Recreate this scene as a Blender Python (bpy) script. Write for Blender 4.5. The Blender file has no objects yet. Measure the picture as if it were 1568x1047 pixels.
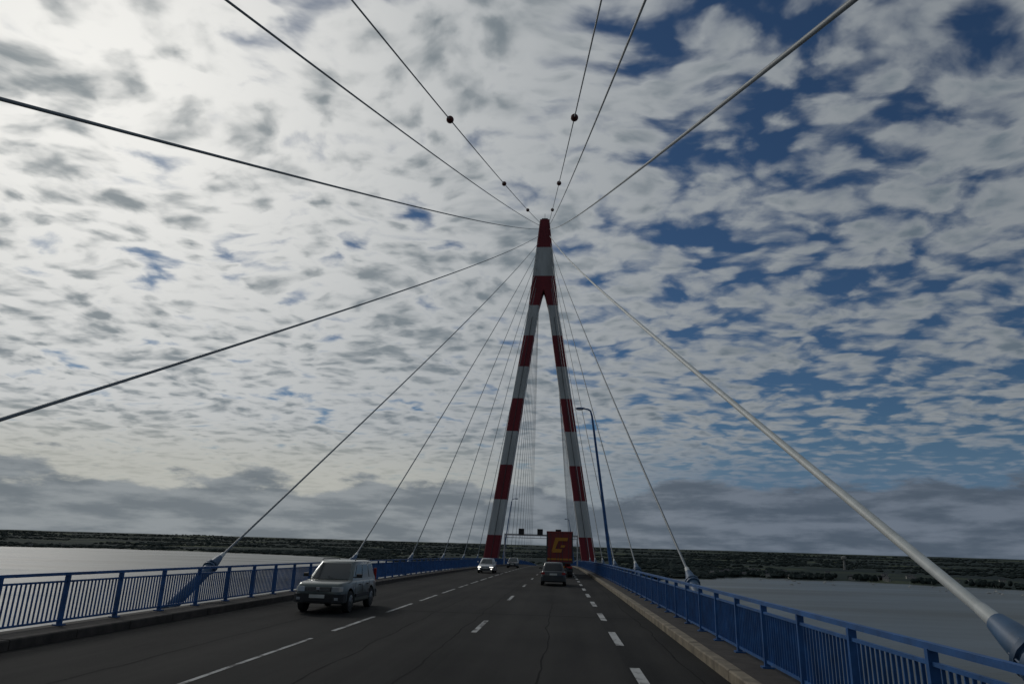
import bpy, bmesh, math, random
from mathutils import Vector, Matrix, noise as mnoise
random.seed(7)
R=math.radians
scene=bpy.context.scene
ZC=64.0
def zd(y):
    if y>520: return zd(520)-(0.006+520/10000)*(y-520)
    return ZC-2.2-0.006*y-y*y/20000.0

# ------------------------------------------------------------ materials
def mat(name,col,rough=.5,metal=0,nscale=None,namt=.15,bump=0,bscale=None,spec=.5,emis=None,coat=0,stretch=None):
    m=bpy.data.materials.new(name); m.use_nodes=True
    nt=m.node_tree; b=nt.nodes['Principled BSDF']
    b.inputs['Roughness'].default_value=rough; b.inputs['Metallic'].default_value=metal
    b.inputs['Specular IOR Level'].default_value=spec
    b.inputs['Coat Weight'].default_value=coat
    b.inputs['Base Color'].default_value=(*col,1)
    tc=nt.nodes.new('ShaderNodeTexCoord')
    vec=tc.outputs['Object']
    if stretch:
        mp=nt.nodes.new('ShaderNodeMapping'); mp.inputs['Scale'].default_value=stretch
        nt.links.new(vec,mp.inputs[0]); vec=mp.outputs[0]
    n=nt.nodes.new('ShaderNodeTexNoise'); n.inputs['Scale'].default_value=nscale or 3; n.inputs['Detail'].default_value=6
    n.inputs['Roughness'].default_value=.6
    nt.links.new(vec,n.inputs['Vector'])
    rp=nt.nodes.new('ShaderNodeValToRGB')
    rp.color_ramp.elements[0].position=.3; rp.color_ramp.elements[1].position=.7
    rp.color_ramp.elements[0].color=(*[c*(1-namt) for c in col],1)
    rp.color_ramp.elements[1].color=(*[min(1,c*(1+namt)) for c in col],1)
    nt.links.new(n.outputs['Fac'],rp.inputs[0]); nt.links.new(rp.outputs[0],b.inputs['Base Color'])
    if bump:
        n2=nt.nodes.new('ShaderNodeTexNoise'); n2.inputs['Scale'].default_value=bscale or 20; n2.inputs['Detail'].default_value=4
        nt.links.new(vec,n2.inputs['Vector'])
        bp=nt.nodes.new('ShaderNodeBump'); bp.inputs['Strength'].default_value=bump; bp.inputs['Distance'].default_value=.02
        nt.links.new(n2.outputs['Fac'],bp.inputs['Height']); nt.links.new(bp.outputs[0],b.inputs['Normal'])
    if emis:
        b.inputs['Emission Color'].default_value=(*emis[0],1); b.inputs['Emission Strength'].default_value=emis[1]
    return m

M={}
M['blue']=mat('blue_paint',(.020,.10,.29),.5,nscale=2.5,namt=.35)
M['blue_dark']=mat('blue_paint_weathered',(.03,.10,.24),.5,nscale=3,namt=.3)
M['blue_grey']=mat('blue_grey_anchor_paint',(.06,.12,.21),.5,nscale=3,namt=.3)
M['cable']=mat('stay_cable_grey',(.20,.23,.25),.5,nscale=4,namt=.15)
M['cable_w']=mat('stay_cable_white',(.58,.60,.58),.5,nscale=4,namt=.15)
M['steel_d']=mat('dark_steel',(.05,.055,.06),.5)
M['red_t']=mat('pylon_red',(.19,.011,.022),.6,nscale=.6,namt=.25,stretch=(1,1,.25))
M['white_t']=mat('pylon_white',(.48,.50,.51),.6,nscale=.6,namt=.2,stretch=(1,1,.25))
M['concrete']=mat('concrete',(.28,.27,.25),.85,nscale=1.2,namt=.25,bump=.3)
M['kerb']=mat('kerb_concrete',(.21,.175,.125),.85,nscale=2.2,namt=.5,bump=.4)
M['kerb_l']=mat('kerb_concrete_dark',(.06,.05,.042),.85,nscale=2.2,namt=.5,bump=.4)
M['walk']=mat('walkway_asphalt',(.040,.033,.028),.9,nscale=2.5,namt=.45,bump=.4)
M['glass']=mat('vehicle_glass',(.02,.025,.028),.06,spec=.8,namt=0)
M['tyre']=mat('tyre_rubber',(.015,.015,.015),.85)
M['rim']=mat('wheel_rim',(.22,.23,.24),.35,metal=.8)
M['plast']=mat('dark_plastic',(.022,.022,.024),.6)
M['chrome']=mat('chrome_trim',(.6,.6,.6),.2,metal=1)
M['lamp']=mat('headlamp_glass',(.65,.68,.7),.08,metal=.5)
M['lampon']=mat('headlamp_lit',(.8,.8,.8),.2,emis=((1,.95,.85),2.5))
M['tail']=mat('tail_lamp',(.35,.01,.01),.25)
M['plate']=mat('number_plate',(.6,.6,.56),.5)
M['silver']=mat('silver_green_paint',(.105,.125,.12),.28,metal=.4,coat=.6,namt=.05)
M['silver2']=mat('light_silver_paint',(.33,.35,.37),.3,metal=.4,coat=.6,namt=.05)
M['darkcar']=mat('dark_blue_grey_paint',(.03,.035,.045),.3,metal=.3,coat=.6,namt=.05)
M['greycar']=mat('graphite_paint',(.05,.055,.06),.3,metal=.4,coat=.6,namt=.05)
M['truckred']=mat('truck_red',(.22,.014,.014),.5,coat=.1,nscale=1.5,namt=.25)
M['yellow']=mat('truck_yellow',(.50,.22,.02),.5,namt=.08)
M['orange']=mat('marker_ball_dark',(.10,.018,.014),.5)

def mathnode(nt):
    def mth(op,x,y=0):
        k=nt.nodes.new('ShaderNodeMath'); k.operation=op
        for i,v in enumerate((x,y)):
            if isinstance(v,(int,float)): k.inputs[i].default_value=v
            else: nt.links.new(v,k.inputs[i])
        return k.outputs[0]
    return mth
def asphalt_value(nt):
    tc=nt.nodes.new('ShaderNodeTexCoord'); mth=mathnode(nt)
    def nz(scale,det,stretch=(1,1,1)):
        mp=nt.nodes.new('ShaderNodeMapping'); mp.inputs['Scale'].default_value=stretch
        nt.links.new(tc.outputs['Object'],mp.inputs[0])
        n=nt.nodes.new('ShaderNodeTexNoise'); n.inputs['Scale'].default_value=scale; n.inputs['Detail'].default_value=det
        nt.links.new(mp.outputs[0],n.inputs['Vector']); return n.outputs['Fac']
    a=nz(1.3,5,(1,.04,1)); c=nz(.5,6,(1,.5,1)); f=nz(60,3)
    v=mth('ADD',mth('MULTIPLY',a,.5),mth('ADD',mth('MULTIPLY',c,.4),mth('MULTIPLY',f,.2)))
    sx=nt.nodes.new('ShaderNodeSeparateXYZ'); nt.links.new(tc.outputs['Object'],sx.inputs[0])
    wn=nt.nodes.new('ShaderNodeTexWhiteNoise'); wn.noise_dimensions='1D'
    nt.links.new(mth('FLOOR',mth('DIVIDE',mth('ADD',sx.outputs[0],2.35),3.7),0),wn.inputs['W'])
    v=mth('ADD',v,mth('MULTIPLY',mth('SUBTRACT',wn.outputs['Value'],.5),.12))
    v=mth('ADD',v,mth('MULTIPLY',mth('SINE',mth('MULTIPLY',sx.outputs[0],3.4),0),.025))
    rp=nt.nodes.new('ShaderNodeValToRGB'); e=rp.color_ramp.elements
    e[0].position=.38; e[0].color=(.010,.010,.010,1); e[1].position=.74; e[1].color=(.040,.038,.035,1)
    nt.links.new(v,rp.inputs[0])
    return rp.outputs[0],f,nz
def asphalt():
    m=bpy.data.materials.new('asphalt'); m.use_nodes=True; nt=m.node_tree; b=nt.nodes['Principled BSDF']
    col,f,_=asphalt_value(nt); nt.links.new(col,b.inputs['Base Color'])
    b.inputs['Roughness'].default_value=.9; b.inputs['Specular IOR Level'].default_value=.15
    bp=nt.nodes.new('ShaderNodeBump'); bp.inputs['Strength'].default_value=.6; bp.inputs['Distance'].default_value=.01
    nt.links.new(f,bp.inputs['Height']); nt.links.new(bp.outputs[0],b.inputs['Normal'])
    return m
M['asphalt']=asphalt()
def wornpaint():
    # thermoplastic worn through to the asphalt in patches
    m=bpy.data.materials.new('road_paint_worn'); m.use_nodes=True; nt=m.node_tree; b=nt.nodes['Principled BSDF']
    col,f,nz=asphalt_value(nt); mth=mathnode(nt)
    w=mth('ADD',mth('MULTIPLY',nz(4,5,(1,.4,1)),.75),mth('MULTIPLY',nz(35,3),.35))
    mr=nt.nodes.new('ShaderNodeMapRange'); mr.inputs['From Min'].default_value=.44; mr.inputs['From Max'].default_value=.58
    mr.inputs['To Min'].default_value=.12; mr.inputs['To Max'].default_value=1
    nt.links.new(w,mr.inputs['Value'])
    k=nt.nodes.new('ShaderNodeMix'); k.data_type='RGBA'; nt.links.new(mr.outputs[0],k.inputs[0]); nt.links.new(col,k.inputs[6]); k.inputs[7].default_value=(.46,.46,.45,1)
    nt.links.new(k.outputs[2],b.inputs['Base Color']); b.inputs['Roughness'].default_value=.75; b.inputs['Specular IOR Level'].default_value=.25
    return m
M['paint']=wornpaint()
M['tar']=mat('tar_seal',(.010,.010,.010),.9,namt=.3,spec=.1)

def watermat():
    m=bpy.data.materials.new('estuary_water'); m.use_nodes=True; nt=m.node_tree; b=nt.nodes['Principled BSDF']
    b.inputs['Base Color'].default_value=(.10,.108,.10,1)
    b.inputs['IOR'].default_value=1.33
    tc=nt.nodes.new('ShaderNodeTexCoord')
    n=nt.nodes.new('ShaderNodeTexNoise'); n.inputs['Scale'].default_value=.10; n.inputs['Detail'].default_value=5
    mp=nt.nodes.new('ShaderNodeMapping'); mp.inputs['Scale'].default_value=(1,1.6,1)
    nt.links.new(tc.outputs['Object'],mp.inputs[0]); nt.links.new(mp.outputs[0],n.inputs['Vector'])
    bp=nt.nodes.new('ShaderNodeBump'); bp.inputs['Strength'].default_value=.5; bp.inputs['Distance'].default_value=1.0
    nt.links.new(n.outputs['Fac'],bp.inputs['Height']); nt.links.new(bp.outputs[0],b.inputs['Normal'])
    n2=nt.nodes.new('ShaderNodeTexNoise'); n2.inputs['Scale'].default_value=.004; n2.inputs['Detail'].default_value=4
    mp2=nt.nodes.new('ShaderNodeMapping'); mp2.inputs['Scale'].default_value=(.35,1.6,1)
    nt.links.new(tc.outputs['Object'],mp2.inputs[0]); nt.links.new(mp2.outputs[0],n2.inputs['Vector'])
    mr=nt.nodes.new('ShaderNodeMapRange'); mr.inputs['From Min'].default_value=.35; mr.inputs['From Max'].default_value=.65
    mr.inputs['To Min'].default_value=.27; mr.inputs['To Max'].default_value=.44
    nt.links.new(n2.outputs['Fac'],mr.inputs['Value']); nt.links.new(mr.outputs[0],b.inputs['Roughness'])
    return m
M['water']=watermat()
def landmat():
    m=bpy.data.materials.new('land_fields_and_woods'); m.use_nodes=True; nt=m.node_tree; b=nt.nodes['Principled BSDF']
    tc=nt.nodes.new('ShaderNodeTexCoord')
    v=nt.nodes.new('ShaderNodeTexVoronoi'); v.inputs['Scale'].default_value=.0028
    nt.links.new(tc.outputs['Object'],v.inputs['Vector'])
    n=nt.nodes.new('ShaderNodeTexNoise'); n.inputs['Scale'].default_value=.0022; n.inputs['Detail'].default_value=5
    nt.links.new(tc.outputs['Object'],n.inputs['Vector'])
    sp=nt.nodes.new('ShaderNodeSeparateColor'); nt.links.new(v.outputs['Color'],sp.inputs[0])
    k=nt.nodes.new('ShaderNodeMath'); k.operation='MULTIPLY_ADD'; k.inputs[1].default_value=.45
    nt.links.new(sp.outputs[0],k.inputs[0]); nt.links.new(n.outputs['Fac'],k.inputs[2])
    rp=nt.nodes.new('ShaderNodeValToRGB'); e=rp.color_ramp.elements
    e[0].position=.55; e[0].color=(.032,.043,.043,1); e[1].position=1.0; e[1].color=(.11,.125,.075,1)
    x=e.new(.86); x.color=(.040,.053,.045,1)
    nt.links.new(k.outputs[0],rp.inputs[0]); nt.links.new(rp.outputs[0],b.inputs['Base Color'])
    b.inputs['Roughness'].default_value=.95; b.inputs['Specular IOR Level'].default_value=.05
    return m
M['land']=landmat()
M['foliage']=mat('distant_foliage',(.034,.045,.042),.95,nscale=.006,namt=.35,spec=.05)
M['wallw']=mat('house_render',(.36,.35,.32),.85,nscale=.5)
M['roof']=mat('slate_roof',(.06,.06,.068),.8)

# ------------------------------------------------------------ mesh helper
class MB:
    def __init__(s,*mats): s.v=[];s.f=[];s.mi=[];s.mats=list(mats)
    def add(s,vs,fs,mi=0):
        o=len(s.v); s.v+= [tuple(v) for v in vs]; s.f+=[tuple(i+o for i in f) for f in fs]; s.mi+=[mi]*len(fs)
    def box(s,c,d,mi=0,rot=None):
        cx,cy,cz=c; x,y,z=[k/2 for k in d]
        vs=[Vector(p) for p in((-x,-y,-z),(x,-y,-z),(x,y,-z),(-x,y,-z),(-x,-y,z),(x,-y,z),(x,y,z),(-x,y,z))]
        if rot is not None: vs=[rot@v for v in vs]
        s.add([(v.x+cx,v.y+cy,v.z+cz) for v in vs],[(0,3,2,1),(4,5,6,7),(0,1,5,4),(1,2,6,5),(2,3,7,6),(3,0,4,7)],mi)
    def tube(s,pts,rad,n=8,mi=0,cap=True):
        pts=[Vector(p) for p in pts]
        if not hasattr(rad,'__len__'): rad=[rad]*len(pts)
        o=len(s.v)
        for i,p in enumerate(pts):
            t=(pts[min(i+1,len(pts)-1)]-pts[max(i-1,0)]).normalized()
            ref=Vector((0,0,1)) if abs(t.z)<.95 else Vector((1,0,0))
            a=t.cross(ref).normalized(); b=a.cross(t).normalized()
            for k in range(n):
                q=2*math.pi*k/n; w=p+(a*math.cos(q)+b*math.sin(q))*rad[i]; s.v.append(tuple(w))
        for i in range(len(pts)-1):
            for k in range(n):
                s.f.append((o+i*n+k,o+i*n+(k+1)%n,o+(i+1)*n+(k+1)%n,o+(i+1)*n+k)); s.mi.append(mi)
        if cap:
            s.f.append(tuple(o+k for k in range(n))[::-1]); s.mi.append(mi)
            s.f.append(tuple(o+(len(pts)-1)*n+k for k in range(n))); s.mi.append(mi)
    def loft(s,secs,mi=0,cap=True):
        o=len(s.v); n=len(secs[0])
        for sec in secs: s.v+=[tuple(p) for p in sec]
        for i in range(len(secs)-1):
            for k in range(n):
                s.f.append((o+i*n+k,o+i*n+(k+1)%n,o+(i+1)*n+(k+1)%n,o+(i+1)*n+k)); s.mi.append(mi)
        if cap:
            s.f.append(tuple(range(o,o+n))[::-1]); s.mi.append(mi)
            s.f.append(tuple(o+(len(secs)-1)*n+k for k in range(n))); s.mi.append(mi)
    def sphere(s,c,r,mi=0,seg=12,rg=8,sc=(1,1,1)):
        vs=[];fs=[]
        for i in range(rg+1):
            th=math.pi*i/rg
            for k in range(seg):
                ph=2*math.pi*k/seg
                vs.append((c[0]+r*sc[0]*math.sin(th)*math.cos(ph),c[1]+r*sc[1]*math.sin(th)*math.sin(ph),c[2]+r*sc[2]*math.cos(th)))
        for i in range(rg):
            for k in range(seg):
                fs.append((i*seg+k,(i+1)*seg+k,(i+1)*seg+(k+1)%seg,i*seg+(k+1)%seg))
        s.add(vs,fs,mi)
    def obj(s,name,parent=None,smooth=False,bevel=0,loc=None):
        me=bpy.data.meshes.new(name); me.from_pydata(s.v,[],s.f)
        for m in s.mats: me.materials.append(m)
        me.polygons.foreach_set('material_index',s.mi)
        bm=bmesh.new(); bm.from_mesh(me); bmesh.ops.recalc_face_normals(bm,faces=bm.faces); bm.to_mesh(me); bm.free()
        if smooth:
            me.polygons.foreach_set('use_smooth',[True]*len(me.polygons))
            try: me.set_sharp_from_angle(angle=R(40))
            except Exception: pass
        me.update()
        ob=bpy.data.objects.new(name,me); scene.collection.objects.link(ob)
        if bevel:
            b=ob.modifiers.new('bevel','BEVEL'); b.width=bevel; b.segments=2; b.limit_method='ANGLE'
        if parent: ob.parent=parent
        if loc: ob.location=loc
        return ob
def empty(name,loc=(0,0,0),rotz=0,rotx=0):
    e=bpy.data.objects.new(name,None); scene.collection.objects.link(e); e.location=loc
    e.rotation_euler=(rotx,0,rotz); e.empty_display_size=.5; return e

# ------------------------------------------------------------ deck & road
XL,XR=-10.9,3.1
RL,RR=-11.8,3.95
AL,AR=-12.7,4.55
def ys(a,b,st):
    n=max(1,int(math.ceil((b-a)/st))); return [a+(b-a)*i/n for i in range(n+1)]
def strip(mb,x0,x1,y0,y1,dz,mi=0,st=8):
    Y=ys(y0,y1,st); o=len(mb.v)
    for y in Y: mb.v+=[(x0,y,zd(y)+dz),(x1,y,zd(y)+dz)]
    for i in range(len(Y)-1): mb.f.append((o+2*i,o+2*i+1,o+2*i+3,o+2*i+2)); mb.mi.append(mi)
def prism(mb,prof,y0,y1,mi=0,st=8):
    mb.loft([[(x,y,zd(y)+z) for x,z in prof] for y in ys(y0,y1,st)],mi)
Y0,Y1=-160,1280
mb=MB(M['asphalt']); strip(mb,XL,XR,Y0,Y1,0,0,4); mb.obj('road')
deck=empty('bridge_deck')
mb=MB(M['blue_dark'],M['concrete'])
prism(mb,[(RL-.25,-.03),(XR+1.1,-.03),(XR+1.1,-.45),(XR-1.5,-1.2),(XR-3.5,-3.2),(XL+3.5,-3.2),(XL+1.5,-1.2),(RL-.25,-.45)],Y0,Y1)
mb.obj('girder',deck)
for nm,a,b in(('walkway_right',XR,XR+1.1),('walkway_left',RL-.25,XL)):
    rt_='right' in nm
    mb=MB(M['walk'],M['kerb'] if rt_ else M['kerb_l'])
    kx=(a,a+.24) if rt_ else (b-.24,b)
    y=-40.0
    while y<420:
        g=.012; c=.025
        pr=[(kx[0],-.02),(kx[1],-.02),(kx[1],.2),(kx[0]+c,.2),(kx[0],.2-c)] if rt_ else [(kx[0],-.02),(kx[1],-.02),(kx[1],.2-c),(kx[1]-c,.2),(kx[0],.2)]
        dz=random.uniform(-.004,.004)
        mb.loft([[(x,q,zd(q)+z+dz) for x,z in pr] for q in(y+g,y+2.0-g)],1); y+=2.0
    prism(mb,[(kx[0],-.02),(kx[1],-.02),(kx[1],.2),(kx[0],.2)],420,Y1,1)
    ox=(kx[1]+.002,b) if rt_ else (a,kx[0]-.002)
    prism(mb,[(ox[0],-.02),(ox[1],-.02),(ox[1],.185),(ox[0],.185)],Y0,Y1,0)
    mb.obj(nm,deck)
mb=MB(M['paint'],M['tar'])
def dashes(x,w,start,L,per,y1=420):
    y=start
    while y<y1: strip(mb,x-w/2,x+w/2,y,y+L,.004,0,4); y+=per
dashes(-2.35,.15,19.5-13*3,3.4,13.2)
dashes(1.5,.20,12.1-6.4*6,3.0,6.4)
strip(mb,-6.06,-5.96,-40,17.6,.004,0,4)
dashes(-6.0,.13,19.2,4.2,5.9)
mk=mb.obj('road_markings')
mb=MB(M['tar'])
for x,y0,y1 in((-2.75,3,60),(-4.4,6,40),(-.35,4,35),(-7.9,8,70),(2.6,5,120)):
    Y=ys(y0,y1,.5); o=len(mb.v)
    for y in Y:
        d=.12*mnoise.noise(Vector((y*.5,x,0)))+.05*mnoise.noise(Vector((y*2.5,x,3)))
        ww=.018+.010*mnoise.noise(Vector((y*1.5,x,7)))
        mb.v+=[(x+d-ww,y,zd(y)+.003),(x+d+ww,y,zd(y)+.003)]
    for i in range(len(Y)-1): mb.f.append((o+2*i,o+2*i+1,o+2*i+3,o+2*i+2)); mb.mi.append(0)
for y,x0,x1 in((26,-10.8,3.0),(52,-10.8,3.0),(78,-10.8,3)):
    n=24
    o=len(mb.v)
    for i in range(n+1):
        x=x0+(x1-x0)*i/n; d=.10*mnoise.noise(Vector((x*1.3,y,0)))
        mb.v+=[(x,y+d-.05,zd(y)+.0032),(x,y+d+.05,zd(y)+.0032)]
    for i in range(n): mb.f.append((o+2*i,o+2*i+1,o+2*i+3,o+2*i+2)); mb.mi.append(0)
mb.obj('sealed_cracks')

# ------------------------------------------------------------ railings
def railing(x,out):
    e=empty('railing')
    rails=MB(M['blue']); yend=420
    for z,h,w in((1.34,.07,.09),(1.17,.045,.05),(.30,.05,.05)):
        prism(rails,[(x-w/2,z-h/2),(x+w/2,z-h/2),(x+w/2,z+h/2),(x-w/2,z+h/2)],-40,yend,0,4)
    rails.obj('rails',e)
    p=MB(M['blue']); y=-38.0
    while y<yend:
        b=zd(y); p.box((x,y,b+.75),(.11,.07,1.13)); p.box((x+out*.0,y,b+.20),(.22,.18,.03))
        y+=2.1
    p.obj('posts',e)
    p=MB(M['blue']); y=-20.0
    while y<330:
        k=((y+38.0)/2.1)%1
        if min(k,1-k)>.03: p.box((x,y,zd(y)+.735),(.038,.018,.83))
        y+=.14
    p.obj('balusters',e)
railing(RR,1); railing(RL,-1)

# ------------------------------------------------------------ pylon
D=138.0; XP=-3.95; SC=1.038
pyl=empty('bridge_pylon')
def half(z):
    return (2.0+(46.5-z/SC)*.1438)*SC
zs=[66.3-6.47*k for k in range(0,13)]
zs=[z*SC for z in zs]
mb=MB(M['red_t'],M['white_t'])
zspl=50.2*SC
def lw(z): return (1.0+ (46.5-z/SC)*.0055)*SC
def outer(z):
    zz=z/SC
    if zz>=46.5: return (1.0+(66.3-zz)/(66.3-46.5)*2.05)*SC
    return half(z)+lw(z)
def thick(z): return 1.35+ (69-z)*.012
def rect(x0,x1,z,t): 
    c=.18
    return [(XP+x0+c,D-t,ZC+z),(XP+x1-c,D-t,ZC+z),(XP+x1,D-t+c,ZC+z),(XP+x1,D+t-c,ZC+z),(XP+x1-c,D+t,ZC+z),(XP+x0+c,D+t,ZC+z),(XP+x0,D+t-c,ZC+z),(XP+x0,D-t+c,ZC+z)]
for i in range(len(zs)-1):
    zt,zb=zs[i],zs[i+1]; mi=i%2
    cuts=[zt]+([zspl] if zb<zspl<zt else [])+[zb]
    for a,b in zip(cuts[:-1],cuts[1:]):
        if b>=zspl-1e-6:
            mb.loft([rect(-outer(z),outer(z),z,thick(z)) for z in (a,b)],mi)
        else:
            for s in(-1,1):
                secs=[]
                for z in ys(b,a,1.1)[::-1]:
                    o=outer(z); 
                    inn=half(z)-lw(z)
                    inn=max(inn*min(1,math.sqrt(max(0,(zspl-z)/4.0))),.03)
                    secs.append(rect(inn,o,z,thick(z)) if s>0 else rect(-o,-inn,z,thick(z)))
                mb.loft(secs,mi)
mb.obj('striped_legs',pyl)
mb=MB(M['steel_d'],M['concrete'],M['red_t'])
mb.box((XP,D,ZC+zs[0]+.25),(1.3,1.6,.5),0); mb.tube([(XP,D,ZC+zs[0]+.5),(XP,D,ZC+zs[0]+2.0)],.04,6)
zb=zs[-1]
mb2=MB(M['concrete'])
for s in(-1,1):
    h0=half(zb)
    mb2.loft([[(XP+s*h0+dx*1.6,D+dy*2.2,ZC+zb) for dx,dy in((-1,-1),(1,-1),(1,1),(-1,1))],[(XP+s*(h0+1)+dx*2.6,D+dy*3.2,-4) for dx,dy in((-1,-1),(1,-1),(1,1),(-1,1))]])
mb2.box((XP,D,3),(34,12,6)); mb2.obj('pier_base',pyl)
mb.box((XP,D,zd(D)-4.2),(2*half(-8),2.5,1.8),1)
mb.obj('cap_and_crossbeam',pyl)
mb=MB(M['steel_d'])
for s in(-1,1):
    mb.tube([(XP+s*(half(z)-lw(z)*.1),D-thick(z)-.12,ZC+z) for z in(-3,46)],.05,6)
mb.obj('ladder_rails',pyl)

for y in range(300,1200,90):
    mb=MB(M['concrete']); z=zd(y)-3.2
    mb.loft([[(XP+dx*3.2,y+dy*1.2,z) for dx,dy in((-1,-1),(1,-1),(1,1),(-1,1))],[(XP+dx*3.8,y+dy*1.6,-3) for dx,dy in((-1,-1),(1,-1),(1,1),(-1,1))]])
    mb.box((XP,y,z-.5),(10,2.6,1.0)); mb.obj('bridge_pier')

# ------------------------------------------------------------ stay cables
stations=[(-41,68.0),(-25,67.4),(-9.5,66.6),(8.0,65.0),(26,63.2),(43.8,61.3),(60.8,59.5),(77.5,57.6),(94,55.6),(110,53.6)]
back=[(2*D-y,z) for y,z in stations]
for (ya,zt) in stations+back:
    for s,xa in((-1,AL),(1,AR)):
        e=empty('stay_cable')
        front=ya<D
        A=Vector((XP+s*min(outer(zt),1.9)*.8,D+(-1.0 if front else 1.0),ZC+zt))
        B0=Vector((xa,ya,zd(ya)+1.62))
        dirv=(A-B0).normalized(); Ln=(A-B0).length
        pts=[]
        for i in range(25):
            t=i/24; p=B0.lerp(A,t); p.z-=Ln*.0065*4*t*(1-t); pts.append(p)
        white=(s==1 and ya==8.0)
        mb=MB(M['cable_w'] if white else M['cable']); mb.tube(pts,.070 if white else .045,10 if abs(ya)<60 else 6)
        mb.obj('cable',e,smooth=True)
        mb=MB(M['blue_grey'],M['cable_w'])
        base=B0-dirv*3.3
        mb.tube([base,B0-dirv*.75],[.22,.19],16)
        mb.tube([B0-dirv*.75,B0-dirv*.69],[.25,.25],16)
        mb.tube([B0-dirv*.69,B0-dirv*.62],[.21,.21],16)
        mb.tube([B0-dirv*.62,B0-dirv*.56],[.25,.25],16)
        mb.tube([B0-dirv*.56,B0-dirv*.25,B0-dirv*.02],[.19,.15,.11],16)
        mb.tube([B0-dirv*.02,B0+dirv*.25],[.09,.075],12,1)
        for k in range(8):
            q=2*math.pi*k/8; a_=dirv.cross(Vector((0,0,1))).normalized(); b_=a_.cross(dirv)
            c=B0-dirv*.655+(a_*math.cos(q)+b_*math.sin(q))*.23
            mb.tube([c-dirv*.07,c+dirv*.12],.014,6)
        inner=RR+.1 if s>0 else RL-.1
        mb.box(((xa+inner)/2,base.y+1.0,zd(ya)-.35),(abs(xa-inner)+.3,1.8,.5))
        mb.obj('anchor_housing',e,smooth=True)
        if ya==-41:
            mb=MB(M['orange'])
            for q in(.163,.335,.512,.68,.85):
                t=1-q; p=B0.lerp(A,t); p.z-=Ln*.0065*4*t*(1-t)
                mb.sphere(p,.30,0,14,10)
            mb.obj('marker_balls',e,smooth=True)

# ------------------------------------------------------------ street lamps
def lamp(x,y,s,H=14.4):
    e=empty('street_lamp',(x,y,zd(y)))
    mb=MB(M['blue'])
    pts=[(0,0,.15),(s*.35,0,3),(s*1.05,0,9),(s*1.6,0,H-.6),(s*1.72,0,H-.15),(s*1.95,0,H),(s*2.3,0,H+.05)]
    mb.tube(pts,[.15,.14,.11,.085,.075,.07,.06],12)
    mb.tube([(0,0,.1),(s*.1,0,.9)],[.2,.18],12); mb.obj('pole',e,smooth=True)
    mb=MB(M['blue'],M['lamp'])
    mb.sphere((s*2.6,0,H+.07),.45,0,14,8,(1,.4,.22)); mb.sphere((s*2.65,0,H-.01),.32,1,12,8,(1,.5,.25))
    mb.obj('lamp_head',e,smooth=True)
lamp(4.25,58.6,-1,14.1); lamp(-12.1,150,1,13.6); lamp(4.25,215,-1,13.6)

# ------------------------------------------------------------ signal gantry
yg=146
g=empty('lane_signal_gantry',(0,yg,zd(yg)))
mb=MB(M['white_t'])
for x in(-11.4,3.5): mb.tube([(x,0,.1),(x,0,6.3)],.13,10)
mb.box((-3.95,0,6.1),(15,.28,.34)); mb.box((-3.95,0,5.5),(15,.12,.12))
x=-11
while x<3.5: mb.box((x,0,5.8),(.06,.06,.6)); x+=1.4
mb.obj('frame',g)
mb=MB(M['plast'],M['steel_d'])
for x in(-8,-4.15,-.4):
    mb.box((x,-.25,6.75),(1.15,.2,1.15)); mb.box((x,-.45,7.3),(1.15,.3,.05)); mb.box((x,-.1,6.4),(.1,.1,.6),1)
mb.obj('signals',g,bevel=.02)

# ------------------------------------------------------------ vehicles
def pitch_at(y): return -math.atan(.006+y/10000)
def sec(y,w,z0,z1,tum=.06,n=5):
    r=min(.12,(z1-z0)*.3); pts=[]
    def corner(cx,cz,a0):
        for i in range(n):
            a=a0+math.pi/2*i/(n-1); pts.append((cx+r*math.cos(a),y,cz+r*math.sin(a)))
    corner(w-r-tum,z1-r,0); corner(-(w-r-tum),z1-r,math.pi/2)
    corner(-(w-r),z0+r,math.pi); corner(w-r,z0+r,1.5*math.pi)
    return pts
def quadpanel(mb,c,u0,u1,v0,v1,off,mi=0,th=.0):
    a,b,cc,d=[Vector(p) for p in c]
    def P(u,v): return (a.lerp(b,u)).lerp(d.lerp(cc,u),v)
    n=(b-a).cross(d-a).normalized()*off
    mb.add([P(u0,v0)+n,P(u1,v0)+n,P(u1,v1)+n,P(u0,v1)+n],[(0,1,2,3)],mi)
def wheel(mb,x,y,r,w,s):
    mb.tube([(x-s*w,y,r),(x-s*.03,y,r),(x,y,r)],[r,r,r*.93],24,0)
    mb.tube([(x+s*.001,y,r),(x+s*.008,y,r)],[r*.64,r*.60],20,1)
    mb.tube([(x+s*.008,y,r),(x+s*.02,y,r)],[r*.16,r*.14],12,1)
    for k in range(5):
        a=2*math.pi*k/5+.3
        c=(x+s*.0095,y+math.sin(a)*r*.44,r+math.cos(a)*r*.44)
        mb.tube([c,(c[0]+s*.002,c[1],c[2])],[r*.11,r*.11],8,2)
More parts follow.
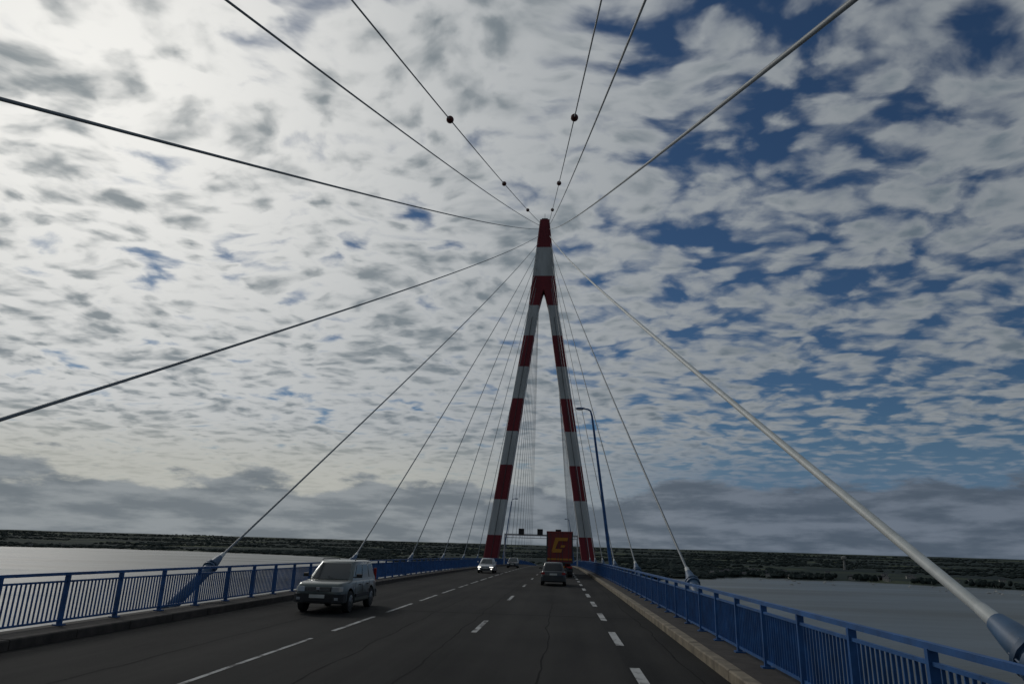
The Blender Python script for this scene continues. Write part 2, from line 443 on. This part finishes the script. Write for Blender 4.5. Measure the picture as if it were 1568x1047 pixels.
def car(name,X,Y,face,paint,kind='suv',lit=False):
    e=empty(name,(X,Y,zd(Y)),0 if face>0 else math.pi, pitch_at(Y)*face)
    if kind=='suv':
        L,W,H=4.45,1.78,1.66; r=.345
        st=[(2.20,.66,.42,.80),(2.14,.78,.34,.90),(1.98,.84,.30,.965),(1.5,.87,.28,1.0),(1.12,.885,.26,1.03),(0,.89,.26,1.02),(-1.6,.885,.26,1.02),(-2.0,.87,.30,1.01),(-2.16,.83,.36,.98),(-2.2,.78,.42,.93)]
        gb=(1.15,-2.06,.79,.98); gt=(.42,-1.82,.64,1.60); wy=(1.34,-1.28)
    elif kind=='hatch':
        L,W,H=4.2,1.76,1.52; r=.32
        st=[(2.08,.62,.38,.62),(2.02,.76,.28,.72),(1.85,.82,.24,.78),(1.4,.86,.22,.86),(1.0,.875,.2,.93),(0,.88,.2,.94),(-1.5,.875,.22,.97),(-1.9,.85,.26,.97),(-2.05,.80,.32,.92),(-2.1,.74,.38,.85)]
        gb=(1.15,-1.98,.78,.90); gt=(.25,-1.55,.60,1.46); wy=(1.3,-1.25)
    else:
        L,W,H=4.4,1.75,1.45; r=.31
        st=[(2.2,.62,.36,.60),(2.13,.76,.27,.68),(1.95,.82,.23,.75),(1.4,.855,.2,.83),(1.0,.87,.2,.89),(0,.875,.2,.91),(-1.4,.87,.2,.94),(-1.9,.85,.24,.95),(-2.1,.80,.3,.90),(-2.15,.74,.36,.84)]
        gb=(1.1,-1.65,.77,.88); gt=(.25,-1.05,.59,1.40); wy=(1.32,-1.25)
    mb=MB(paint); mb.loft([sec(y,w,a,b) for y,w,a,b in st]); 
    body=mb.obj('body',e,smooth=True)
    cut=MB(M['plast'])
    for y in wy: cut.tube([(-1.1,y,r+.02),(1.1,y,r+.02)],r+.075,24)
    co=cut.obj('tmp_cut'); bo=body.modifiers.new('b','BOOLEAN'); bo.object=co; bo.operation='DIFFERENCE'; bo.solver='EXACT'
    bpy.context.view_layer.update(); co.matrix_world=e.matrix_world.copy(); bpy.context.view_layer.update()
    dg=bpy.context.evaluated_depsgraph_get()
    me=bpy.data.meshes.new_from_object(body.evaluated_get(dg)); body.modifiers.clear(); body.data=me
    bpy.data.objects.remove(co)
    ub=MB(M['plast']); ub.box((0,(wy[0]+wy[1])/2,.42),(1.2,3.6,.26)); 
    ub.obj('underbody',e)
    mb=MB(paint)
    y1,y0,w,zb=gb; yt1,yt0,wt,zt=gt
    def ring(f,extra=0):
        a=y1+(yt1-y1)*f; b=y0+(yt0-y0)*f; ww=w+(wt-w)*f; z=zb+(zt-zb)*f
        c=.07
        return [(ww,b+c,z),(ww,a-c*1.6,z),(ww-c*1.6,a,z),(-ww+c*1.6,a,z),(-ww,a-c*1.6,z),(-ww,b+c,z),(-ww+c,b,z),(ww-c,b,z)]
    def sh(rg,k,z): 
        cy=(yt1+yt0)/2; return [(p[0]*k,cy+(p[1]-cy)*k,z) for p in rg]
    rt=ring(1)
    mb.loft([ring(0),ring(.5),rt,sh(rt,.94,zt+.035),sh(rt,.75,zt+.06),sh(rt,.3,zt+.068)])
    mb.obj('cabin',e,smooth=True)
    gl=MB(M['glass'],paint)
    F=[(w-.1,y1,zb),(-w+.1,y1,zb),(-wt+.1,yt1,zt),(wt-.1,yt1,zt)]
    quadpanel(gl,F,.02,.98,.10,.93,.012)
    Bk=[(-w+.07,y0,zb),(w-.07,y0,zb),(wt-.07,yt0,zt),(-wt+.07,yt0,zt)]
    quadpanel(gl,Bk,.05,.95,.16,.88,.012)
    for s in(1,-1):
        if s>0: S=[(w,y0+.07,zb),(w,y1-.11,zb),(wt,yt1-.11,zt),(wt,yt0+.07,zt)]
        else: S=[(-w,y1-.11,zb),(-w,y0+.07,zb),(-wt,yt0+.07,zt),(-wt,yt1-.11,zt)]
        segs=[(.04,.28),(.31,.61),(.64,.93)] if kind!='sedan' else [(.06,.14),(.17,.52),(.56,.90)]
        for a,b in segs:
            if s<0: a,b=1-b,1-a
            quadpanel(gl,S,a,b,.16,.88,.012)
    gl.obj('windows',e)
    wm=MB(M['tyre'],M['rim'],M['plast'])
    for y in wy:
        for s in(1,-1): wheel(wm,s*(W/2-.02),y,r,.21,s)
    wm.obj('wheels',e,smooth=True)
    yf=st[0][0]; yr=st[-1][0]
    d=MB(M['plast'],M['lampon'] if lit else M['lamp'],M['tail'],M['plate'],M['chrome'],paint)
    zf=st[1][3]
    bz=st[0][2]+.1
    dark=0 if kind=='suv' else 5
    d.loft([[(x,y,z) for x,y,z in ((-w_,yy,bz-.17),(w_,yy,bz-.17),(w_,yy,bz+.1),(-w_,yy,bz+.1))] for yy,w_ in((yf-.35,.87),(yf-.08,.84),(yf+.05,.70),(yf+.09,.5))],dark)
    d.box((0,yf+.10,bz-.07),(.9,.03,.12),0)
    d.box((0,yf+.125,bz+.03),(.52,.015,.11),3)
    d.box((0,yf+.02,zf-.13),(.86 if kind=='suv' else .7,.06,.13),0)
    for k in(-1,0,1): d.box((0,yf+.055,zf-.13+k*.04),(.84 if kind=='suv' else .68,.012,.010),4)
    d.box((0,yf+.065,zf-.12),(.12,.012,.09),4)
    for s in(1,-1):
        d.loft([[(s*.46,yf+.04,zf-.21),(s*.46,yf+.04,zf-.05),(s*.46,yf-.1,zf-.05),(s*.46,yf-.1,zf-.21)],[(s*.70,yf-.0,zf-.21),(s*.70,yf-.0,zf-.05),(s*.7,yf-.15,zf-.05),(s*.7,yf-.15,zf-.21)],[(s*.80,yf-.12,zf-.19),(s*.80,yf-.12,zf-.06),(s*.78,yf-.2,zf-.06),(s*.78,yf-.2,zf-.19)]],1)
        d.box((s*.62,yf+.06,bz-.05),(.16,.03,.08),1)
        d.loft([[(s*(w+.08),y1-.32,zb+.12),(s*(w+.08),y1-.32,zb+.26),(s*(w+.08),y1-.22,zb+.24),(s*(w+.08),y1-.22,zb+.13)],[(s*(w+.27),y1-.34,zb+.12),(s*(w+.27),y1-.34,zb+.25),(s*(w+.25),y1-.26,zb+.23),(s*(w+.25),y1-.26,zb+.13)]],0 if kind=='suv' else 5)
        d.box((s*(w+.03),y1-.29,zb+.14),(.16,.05,.03),0)
        if kind=='suv': d.box((s*.74,yr+.10,1.12),(.1,.1,.5),2)
        else: d.box((s*.70,yr+.03,st[-2][3]-.12),(.22,.1,.15),2)
        d.box((s*(W/2+.0),-.02,.52 if kind=='suv' else .45),(.03,1.75,.12),0 if kind=='suv' else 5)
        for yy in(.25,-.75): d.box((s*(W/2-.035),yy,.86),(.05,.16,.03),0)
        for yy in(.9,.02,-.86): d.box((s*(W/2-.012),yy,.72),(.012,.012,.5),0)
        if kind=='suv': d.tube([(s*.60,.3,1.665),(s*.60,.2,1.70),(s*.60,-1.6,1.70),(s*.60,-1.75,1.665)],.018,6,0)
    d.loft([[(x,y,z) for x,y,z in ((-w_,yy,bz-.17),(w_,yy,bz-.17),(w_,yy,bz+.1),(-w_,yy,bz+.1))] for yy,w_ in((yr+.3,.87),(yr+.05,.84),(yr-.06,.72))],dark)
    d.box((0,yr-.02,.75),(.5,.03,.12),3)
    for xx in(-.3,.35):
        d.tube([(xx,y1+.01,zb+.04),(xx+.42,y1-.12,zb+.16)],.008,5,0)
    d.obj('trim_and_lights',e,bevel=.008)
    return e
suv=car('suv_car',-8.0,25.8,-1,M['silver'],'suv')
car('silver_car',-7.7,76,-1,M['silver2'],'sedan',lit=True)
car('dark_car',-7.4,113,-1,M['darkcar'],'hatch')
car('grey_hatchback_car',-.45,51,1,M['greycar'],'hatch')

def truck(X,Y):
    e=empty('red_truck',(X,Y,zd(Y)),0,pitch_at(Y))
    t=MB(M['truckred'],M['steel_d'],M['yellow'],M['chrome'])
    t.box((0,6.6,2.72),(2.5,13.2,2.86)); 
    t.obj('trailer_body',e,bevel=.04)
    d=MB(M['truckred'],M['steel_d'],M['yellow'],M['tail'],M['plate'],M['plast'])
    d.box((0,-.02,4.1),(2.52,.06,.12),0); d.box((0,-.02,1.32),(2.52,.06,.12),1)
    for s in(1,-1):
        d.box((s*1.21,-.02,2.7),(.1,.06,2.7),1); d.box((s*1.17,-.05,4.12),(.12,.04,.06),3)
        for x in(.28,.85): d.tube([(s*x,-.06,1.4),(s*x,-.06,4.0)],.02,6,1)
        for z in(1.9,2.7,3.5): d.box((s*1.12,-.045,z),(.16,.03,.06),1)
        d.box((s*.95,-.05,.92),(.48,.08,.16),3); d.box((s*1.05,.3,.55),(.42,.03,.6),5)
    d.box((0,-.03,2.7),(.03,.03,2.7),1)
    d.box((0,.05,.62),(2.4,.12,.14),1); d.box((0,-.02,.92),(.9,.04,.26),2); d.box((0,-.045,.92),(.5,.02,.11),4)
    d.box((0,-.035,1.62),(2.3,.012,.16),2)
    def poly(pts,z0=2.85,x0=0.0,mi=2): d.add([(x0+x,-.092,z0+z) for x,z in pts],[tuple(range(len(pts)))],mi)
    poly([(-.75,-.62),(.15,-.62),(.25,-.30),(-.42,-.30)])
    poly([(-.78,-.58),(-.42,-.30),(-.12,.42),(-.42,.72)])
    poly([(-.42,.74),(-.12,.43),(.72,.43),(.80,.74)])
    poly([(.15,.05),(.55,.05),(.45,-.16),(.05,-.16)])
    d.box((0,1.5,1.15),(1.0,2.6,.28),1); d.box((0,6.5,1.18),(.9,12.5,.2),1)
    d.obj('rear_doors_and_chassis',e)
    w=MB(M['tyre'],M['rim'],M['plast'])
    for y in(2.0,3.3,4.6,10.8,14.8):
        for s in(1,-1): wheel(w,s*1.22,y,.5,.4,s)
    w.obj('wheels',e,smooth=True)
    c=MB(M['truckred'],M['glass'],M['plast'])
    c.loft([[(x,y,z) for x,z in((-1.22,.6),(1.22,.6),(1.22,3.3),(1.0,3.75),(-1.0,3.75),(-1.22,3.3))] for y in(13.6,15.4)]+[[(x*.94,15.7,.65+(z-.6)*.88) for x,z in((-1.22,.6),(1.22,.6),(1.22,3.3),(1.0,3.75),(-1.0,3.75),(-1.22,3.3))]])
    c.box((0,15.72,2.3),(2.1,.06,.9),1)
    for s in(1,-1): c.box((s*1.4,15.3,2.4),(.2,.12,.7),2); c.box((s*1.225,14.9,2.35),(.02,.8,.7),1)
    c.obj('cab',e,bevel=.03)
truck(-.05,68)

# ------------------------------------------------------------ water, land
def disc(name,r,z,m):
    mb=MB(m); n=96; mb.v=[(0,0,z)]+[(r*math.cos(2*math.pi*i/n),r*math.sin(2*math.pi*i/n),z) for i in range(n)]
    mb.f=[(0,1+i,1+(i+1)%n) for i in range(n)]; mb.mi=[0]*n; return mb.obj(name)
disc('water',60000,0,M['water'])
def lerpt(tab,x):
    if x<=tab[0][0]: return tab[0][1]
    for (a,b),(c,d) in zip(tab[:-1],tab[1:]):
        if x<=c: return b+(d-b)*(x-a)/(c-a)
    return tab[-1][1]
shore=[(-80,3500),(-45,3500),(-30,3300),(-18,2700),(-8,1800),(0,1250),(8,1600),(16,1950),(24,1950),(32,1900),(40,1950),(80,2500)]
def shr(a): 
    return lerpt(shore,a)+130*mnoise.noise(Vector((a*.25,0,0)))+60*mnoise.noise(Vector((a*1.1,5,0)))
def landz(a,r):
    rs=shr(a); t=r-rs
    if t<0: return max(-6,t*.04)
    base=min(3,t*.04)
    x=r*math.sin(R(a)); y=r*math.cos(R(a)); P=Vector((x,y,0))
    h=base+ min(1,t/2500)*12*(.6+mnoise.noise(P*.0009))
    h+= min(1,max(0,(r-4500)/6500))*(38+20*mnoise.noise(P*.00018+Vector((3,1,0)))+9*mnoise.noise(P*.0007))
    return h
mb=MB(M['land']); NA,NR=400,90
for i in range(NA+1):
    a=-82+164*i/NA; rs=shr(a)
    for j in range(NR+1):
        f=j/NR; r=(rs-120)*(45000/(rs-120))**(f**1.5)
        mb.v.append((r*math.sin(R(a)),r*math.cos(R(a)),landz(a,r)))
for i in range(NA):
    for j in range(NR):
        k=i*(NR+1)+j; mb.f.append((k,k+NR+1,k+NR+2,k+1)); mb.mi.append(0)
mb.obj('ground',smooth=True)
t=(1+5**.5)/2
ico_v=[Vector(p).normalized() for p in((-1,t,0),(1,t,0),(-1,-t,0),(1,-t,0),(0,-1,t),(0,1,t),(0,-1,-t),(0,1,-t),(t,0,-1),(t,0,1),(-t,0,-1),(-t,0,1))]
ico_f=[(0,11,5),(0,5,1),(0,1,7),(0,7,10),(0,10,11),(1,5,9),(5,11,4),(11,10,2),(10,7,6),(7,1,8),(3,9,4),(3,4,2),(3,2,6),(3,6,8),(3,8,9),(4,9,5),(2,4,11),(6,2,10),(8,6,7),(9,8,1)]
mb=MB(M['foliage'])
cnt=0
while cnt<13000:
    a=random.uniform(-50,46); rs=shr(a); r=rs+30+random.random()**1.5*7500
    P=Vector((r*math.sin(R(a)),r*math.cos(R(a)),0))
    if mnoise.noise(P*.0016)+.35*mnoise.noise(P*.006)<.0+random.uniform(-.10,.10): continue
    if abs(P.x-XP)<40 and P.y<1700: continue
    cnt+=1
    s=random.uniform(3,6)*(1+r/12000); z=landz(a,r); h=s*random.uniform(.5,1.0)
    vs=[(P.x+v.x*s*random.uniform(1.0,2.8),P.y+v.y*s*1.3,z+h*.7+v.z*h*random.uniform(.7,1.2)) for v in ico_v]
    mb.add(vs,ico_f)
# a few taller clumps standing on the near right bank
for k in range(260):
    c=random.choice([13.5,15.2,17.0,19.6,22.4,26.0,29.5,33.0]); a=c+random.gauss(0,.55); r=shr(a)+random.uniform(25,140); z=landz(a,r)
    s=random.uniform(4,7); h=random.uniform(5,8.5)
    x,y=r*math.sin(R(a)),r*math.cos(R(a))
    mb.add([(x+v.x*s*random.uniform(.9,1.5),y+v.y*s,z+h*.8+v.z*h*random.uniform(.7,1.1)) for v in ico_v],ico_f)
mb.obj('distant_trees',smooth=True)
for k in range(60):
    a=random.uniform(-42,-22) if k%8==0 else random.uniform(11,36)
    r=shr(a)+random.uniform(30,500)
    x,y=r*math.sin(R(a)),r*math.cos(R(a)); z=landz(a,r)
    h=MB(M['wallw'],M['roof'],M['glass']); w=random.uniform(8,16); d=random.uniform(7,10); hh=random.uniform(3.5,7)
    h.box((0,0,hh/2-1),(w,d,hh+2),0)
    h.add([(-w/2-.4,-d/2-.4,hh),(w/2+.4,-d/2-.4,hh),(w/2+.4,d/2+.4,hh),(-w/2-.4,d/2+.4,hh),(-w/2-.4,0,hh+3.4),(w/2+.4,0,hh+3.4)],[(0,1,5,4),(2,3,4,5),(0,4,3),(1,2,5),(0,3,2,1)],1)
    for q in range(3): h.box(((q-1)*w/3.3,-d/2-.03,hh*.5),(1.2,.1,1.4),2)
    h.box((w*.3,0,hh+3.4),(.8,.8,2),0)
    o=h.obj('house'); o.location=(x,y,z); o.rotation_euler=(0,0,-R(a)+random.uniform(-.6,.6))
a=21.0; r=3000; x,y=r*math.sin(R(a)),r*math.cos(R(a)); z=landz(a,r)
mb=MB(M['concrete']); mb.tube([(0,0,-2),(0,0,34),(0,0,39),(0,0,47),(0,0,49)],[4,3.4,9,9.5,3],20); o=mb.obj('water_tower',smooth=True); o.location=(x,y,z)
M['hull']=mat('boat_hull',(.5,.5,.48),.4)
for k in range(22):
    a=random.uniform(15,35); r=shr(a)-random.uniform(60,330)
    mb=MB(M['hull'],M['steel_d'])
    mb.loft([[(-.1,-4.5,1.1),(.1,-4.5,1.1),(.05,-4.4,.2),(-.05,-4.4,.2)],[(-1.3,-1,1),(1.3,-1,1),(.8,-1,-.3),(-.8,-1,-.3)],[(-1.4,2,1),(1.4,2,1),(.9,2,-.3),(-.9,2,-.3)],[(-1.0,4.5,1),(1,4.5,1),(.6,4.4,.1),(-.6,4.4,.1)]])
    mb.box((0,.5,1.3),(1.6,3,.6)); mb.tube([(0,-.8,1),(0,-.8,12)],.09,6); mb.tube([(0,-.8,2.4),(0,3.2,2.4)],.12,6)
    o=mb.obj('sailboat'); o.location=(r*math.sin(R(a)),r*math.cos(R(a)),0); o.rotation_euler=(0,0,random.uniform(0,6))

# ------------------------------------------------------------ world
SUN_EL=R(31); SUN_AZ=R(-42)
sd=Vector((math.sin(SUN_AZ)*math.cos(SUN_EL),math.cos(SUN_AZ)*math.cos(SUN_EL),math.sin(SUN_EL)))
w=bpy.data.worlds.new('World'); scene.world=w; w.use_nodes=True
nt=w.node_tree; nt.nodes.clear(); N=nt.nodes; Lk=nt.links
def inp(sock,v):
    if isinstance(v,(int,float)): sock.default_value=v
    elif isinstance(v,tuple): sock.default_value=v
    else: Lk.new(v,sock)
def mth(op,*a,clamp=False):
    k=N.new('ShaderNodeMath'); k.operation=op; k.use_clamp=clamp
    for i,v in enumerate(a): inp(k.inputs[i],v)
    return k.outputs[0]
add=lambda a,b:mth('ADD',a,b); sub=lambda a,b:mth('SUBTRACT',a,b); mul=lambda a,b:mth('MULTIPLY',a,b); div=lambda a,b:mth('DIVIDE',a,b)
def ss(v,a,b,o0=0.,o1=1.):
    k=N.new('ShaderNodeMapRange'); k.interpolation_type='SMOOTHSTEP'; inp(k.inputs['Value'],v)
    k.inputs['From Min'].default_value=a; k.inputs['From Max'].default_value=b; k.inputs['To Min'].default_value=o0; k.inputs['To Max'].default_value=o1
    return k.outputs[0]
def comb(x,y,z=0.):
    k=N.new('ShaderNodeCombineXYZ'); inp(k.inputs[0],x); inp(k.inputs[1],y); inp(k.inputs[2],z); return k.outputs[0]
def vadd(a,b):
    k=N.new('ShaderNodeVectorMath'); k.operation='ADD'; inp(k.inputs[0],a); inp(k.inputs[1],b); return k.outputs[0]
def vscale(a,s):
    k=N.new('ShaderNodeVectorMath'); k.operation='SCALE'; inp(k.inputs[0],a); inp(k.inputs['Scale'],s); return k.outputs[0]
def nz(vec,scale,det=4,rough=.5,col=False):
    k=N.new('ShaderNodeTexNoise'); k.noise_dimensions='2D'; k.inputs['Scale'].default_value=scale; k.inputs['Detail'].default_value=det; k.inputs['Roughness'].default_value=rough
    Lk.new(vec,k.inputs['Vector']); return k.outputs['Color' if col else 'Fac']
def mixc(f,a,b):
    k=N.new('ShaderNodeMix'); k.data_type='RGBA'; inp(k.inputs[0],f)
    for i,v in((6,a),(7,b)):
        if isinstance(v,tuple): k.inputs[i].default_value=(*v,1)
        else: Lk.new(v,k.inputs[i])
    return k.outputs[2]
tc=N.new('ShaderNodeTexCoord')
nrm=N.new('ShaderNodeVectorMath'); nrm.operation='NORMALIZE'; Lk.new(tc.outputs['Generated'],nrm.inputs[0]); dvec=nrm.outputs[0]
sx=N.new('ShaderNodeSeparateXYZ'); Lk.new(dvec,sx.inputs[0]); dx,dy,dz=sx.outputs
zz=add(mth('MAXIMUM',dz,0.),.14)
px=div(dx,zz); py=div(dy,zz)
P=comb(px,py,0.)
warp=vscale(vadd(nz(P,2.4,2,.5,True),(-.5,-.5,-.5)),.16)
Pr=vadd(comb(mul(px,.92),mul(py,1.15),.0),warp)
def voro(vec,sc,sm):
    vor=N.new('ShaderNodeTexVoronoi'); vor.voronoi_dimensions='2D'; vor.feature='SMOOTH_F1'; vor.inputs['Scale'].default_value=sc; vor.inputs['Smoothness'].default_value=sm
    Lk.new(vec,vor.inputs['Vector']); return vor.outputs['Distance']
Pv=vadd(Pr,vscale(vadd(nz(Pr,18,3,.55,True),(-.5,-.5,-.5)),.055))
cell=sub(1.,mul(voro(Pv,10.,.8),1.6))
cell2=sub(1.,mul(voro(Pv,22.,.6),1.5))
fbm=nz(Pr,4.6,5,.52)
fine=nz(Pr,40,3,.6)
big=nz(P,1.5,2,.5)
so_=(-.035*math.sin(-SUN_AZ),.035*math.cos(SUN_AZ),0.)
fbm_s=nz(vadd(Pr,so_),4.6,4,.52)
az=mth('ARCTAN2',dx,dy)
bias=ss(az,-.40,.42,.40,.10)
lowgap=mul(mul(ss(az,.12,.42),ss(dz,.32,.13)),-.15)
back_=mul(ss(dy,.2,-.4),.15)  # extra unseen cloud cover behind the camera, added to lower the ambient light
dens=add(add(mul(fbm,.95),add(mul(cell,.40),mul(cell2,.16))),add(mul(fine,.10),add(mul(big,.58),add(add(bias,back_),lowgap))))
alpha=ss(dens,.84,1.28)
# optical thickness measured against the local mean so that the solid left half keeps its mottling
thick_=ss(add(sub(dens,mul(bias,.62)),mul(sub(fbm_s,fbm),1.4)),1.06,1.62)
sunv=N.new('ShaderNodeVectorMath'); sunv.operation='DOT_PRODUCT'; Lk.new(dvec,sunv.inputs[0]); sunv.inputs[1].default_value=tuple(sd)
cs=mth('MAXIMUM',sunv.outputs['Value'],0.)
glow=mth('POWER',cs,5.)
glow2=mth('POWER',cs,22.)
bright=add(.27,add(mul(glow,.42),mul(glow2,.20)))
bright=mul(bright,ss(dy,-.5,.35,.50,1.))  # unseen clouds behind the camera darkened so less light reaches deck and pylon
hue=mixc(glow,(.88,.97,1.05),(1.0,.99,.95))
lit=N.new('ShaderNodeVectorMath'); lit.operation='SCALE'; Lk.new(hue,lit.inputs[0]); Lk.new(bright,lit.inputs['Scale'])
shc=mixc(glow,(.115,.15,.185),(.27,.30,.315))
ccol=mixc(thick_,lit.outputs[0],shc)
veil=ss(dz,.17,.07)
veilc=mixc(ss(az,-.30,.30),(.46,.46,.41),(.085,.145,.23))
# lower cloud bank
bk=comb(mul(az,8.),mul(dz,24.),0.)
bn=add(nz(bk,1.0,6,.55),mul(sub(nz(comb(mul(az,1.9),4.,0.),1.,2,.5),.5),.4))
hgt=ss(az,-.1,.35,.078,.088)
bank=ss(add(bn,mul(sub(hgt,dz),9.)),.46,.60)
bankshade=ss(nz(comb(mul(az,9.),mul(dz,46.),0.),1.0,6,.58),.35,.68)
bankL=mixc(bankshade,(.165,.19,.21),(.27,.295,.31)); bankR=mixc(bankshade,(.075,.10,.135),(.14,.17,.215))
bankcol=mixc(ss(az,-.35,.35),bankL,bankR)
sky=N.new('ShaderNodeTexSky'); sky.sky_type='NISHITA'; sky.sun_disc=False; sky.sun_elevation=SUN_EL; sky.sun_rotation=SUN_AZ
sky.air_density=1.0; sky.dust_density=.3; sky.ozone_density=3
tint=N.new('ShaderNodeVectorMath'); tint.operation='MULTIPLY'; Lk.new(sky.outputs[0],tint.inputs[0]); tint.inputs[1].default_value=(.38,.52,.64)
b1=N.new('ShaderNodeBackground'); Lk.new(tint.outputs[0],b1.inputs[0]); b1.inputs[1].default_value=.05
b2=N.new('ShaderNodeBackground'); Lk.new(ccol,b2.inputs[0])
b3=N.new('ShaderNodeBackground'); Lk.new(bankcol,b3.inputs[0])
b4=N.new('ShaderNodeBackground'); Lk.new(veilc,b4.inputs[0])
def mixs(f,a,b):
    m=N.new('ShaderNodeMixShader'); inp(m.inputs[0],f); Lk.new(a,m.inputs[1]); Lk.new(b,m.inputs[2]); return m.outputs[0]
s1=mixs(alpha,b1.outputs[0],b2.outputs[0])
s2=mixs(mul(veil,.75),s1,b4.outputs[0])
s3=mixs(bank,s2,b3.outputs[0])
out=N.new('ShaderNodeOutputWorld'); Lk.new(s3,out.inputs[0])

s=bpy.data.lights.new('sun','SUN'); s.energy=.5; s.angle=R(12); s.color=(1,.96,.9)
so=bpy.data.objects.new('sun',s); scene.collection.objects.link(so); so.rotation_euler=(-sd).to_track_quat('-Z','Y').to_euler()

# ------------------------------------------------------------ camera
yaw,pit,rol=R(4.35),R(16.49),R(1.68)
f=Vector((-math.sin(yaw)*math.cos(pit),math.cos(yaw)*math.cos(pit),math.sin(pit)))
r0=Vector((math.cos(yaw),math.sin(yaw),0)); u0=r0.cross(f)
cr=r0*math.cos(rol)+u0*math.sin(rol); cu=-r0*math.sin(rol)+u0*math.cos(rol)
Mx=Matrix((cr,cu,-f)).transposed().to_4x4(); Mx.translation=(0,0,ZC)
cam=bpy.data.cameras.new('camera'); co=bpy.data.objects.new('camera',cam); scene.collection.objects.link(co)
co.matrix_world=Mx; cam.lens=24; cam.sensor_width=36; cam.clip_start=.1; cam.clip_end=120000
scene.camera=co
scene.view_settings.view_transform='Standard'; scene.view_settings.look='None'; scene.view_settings.exposure=0
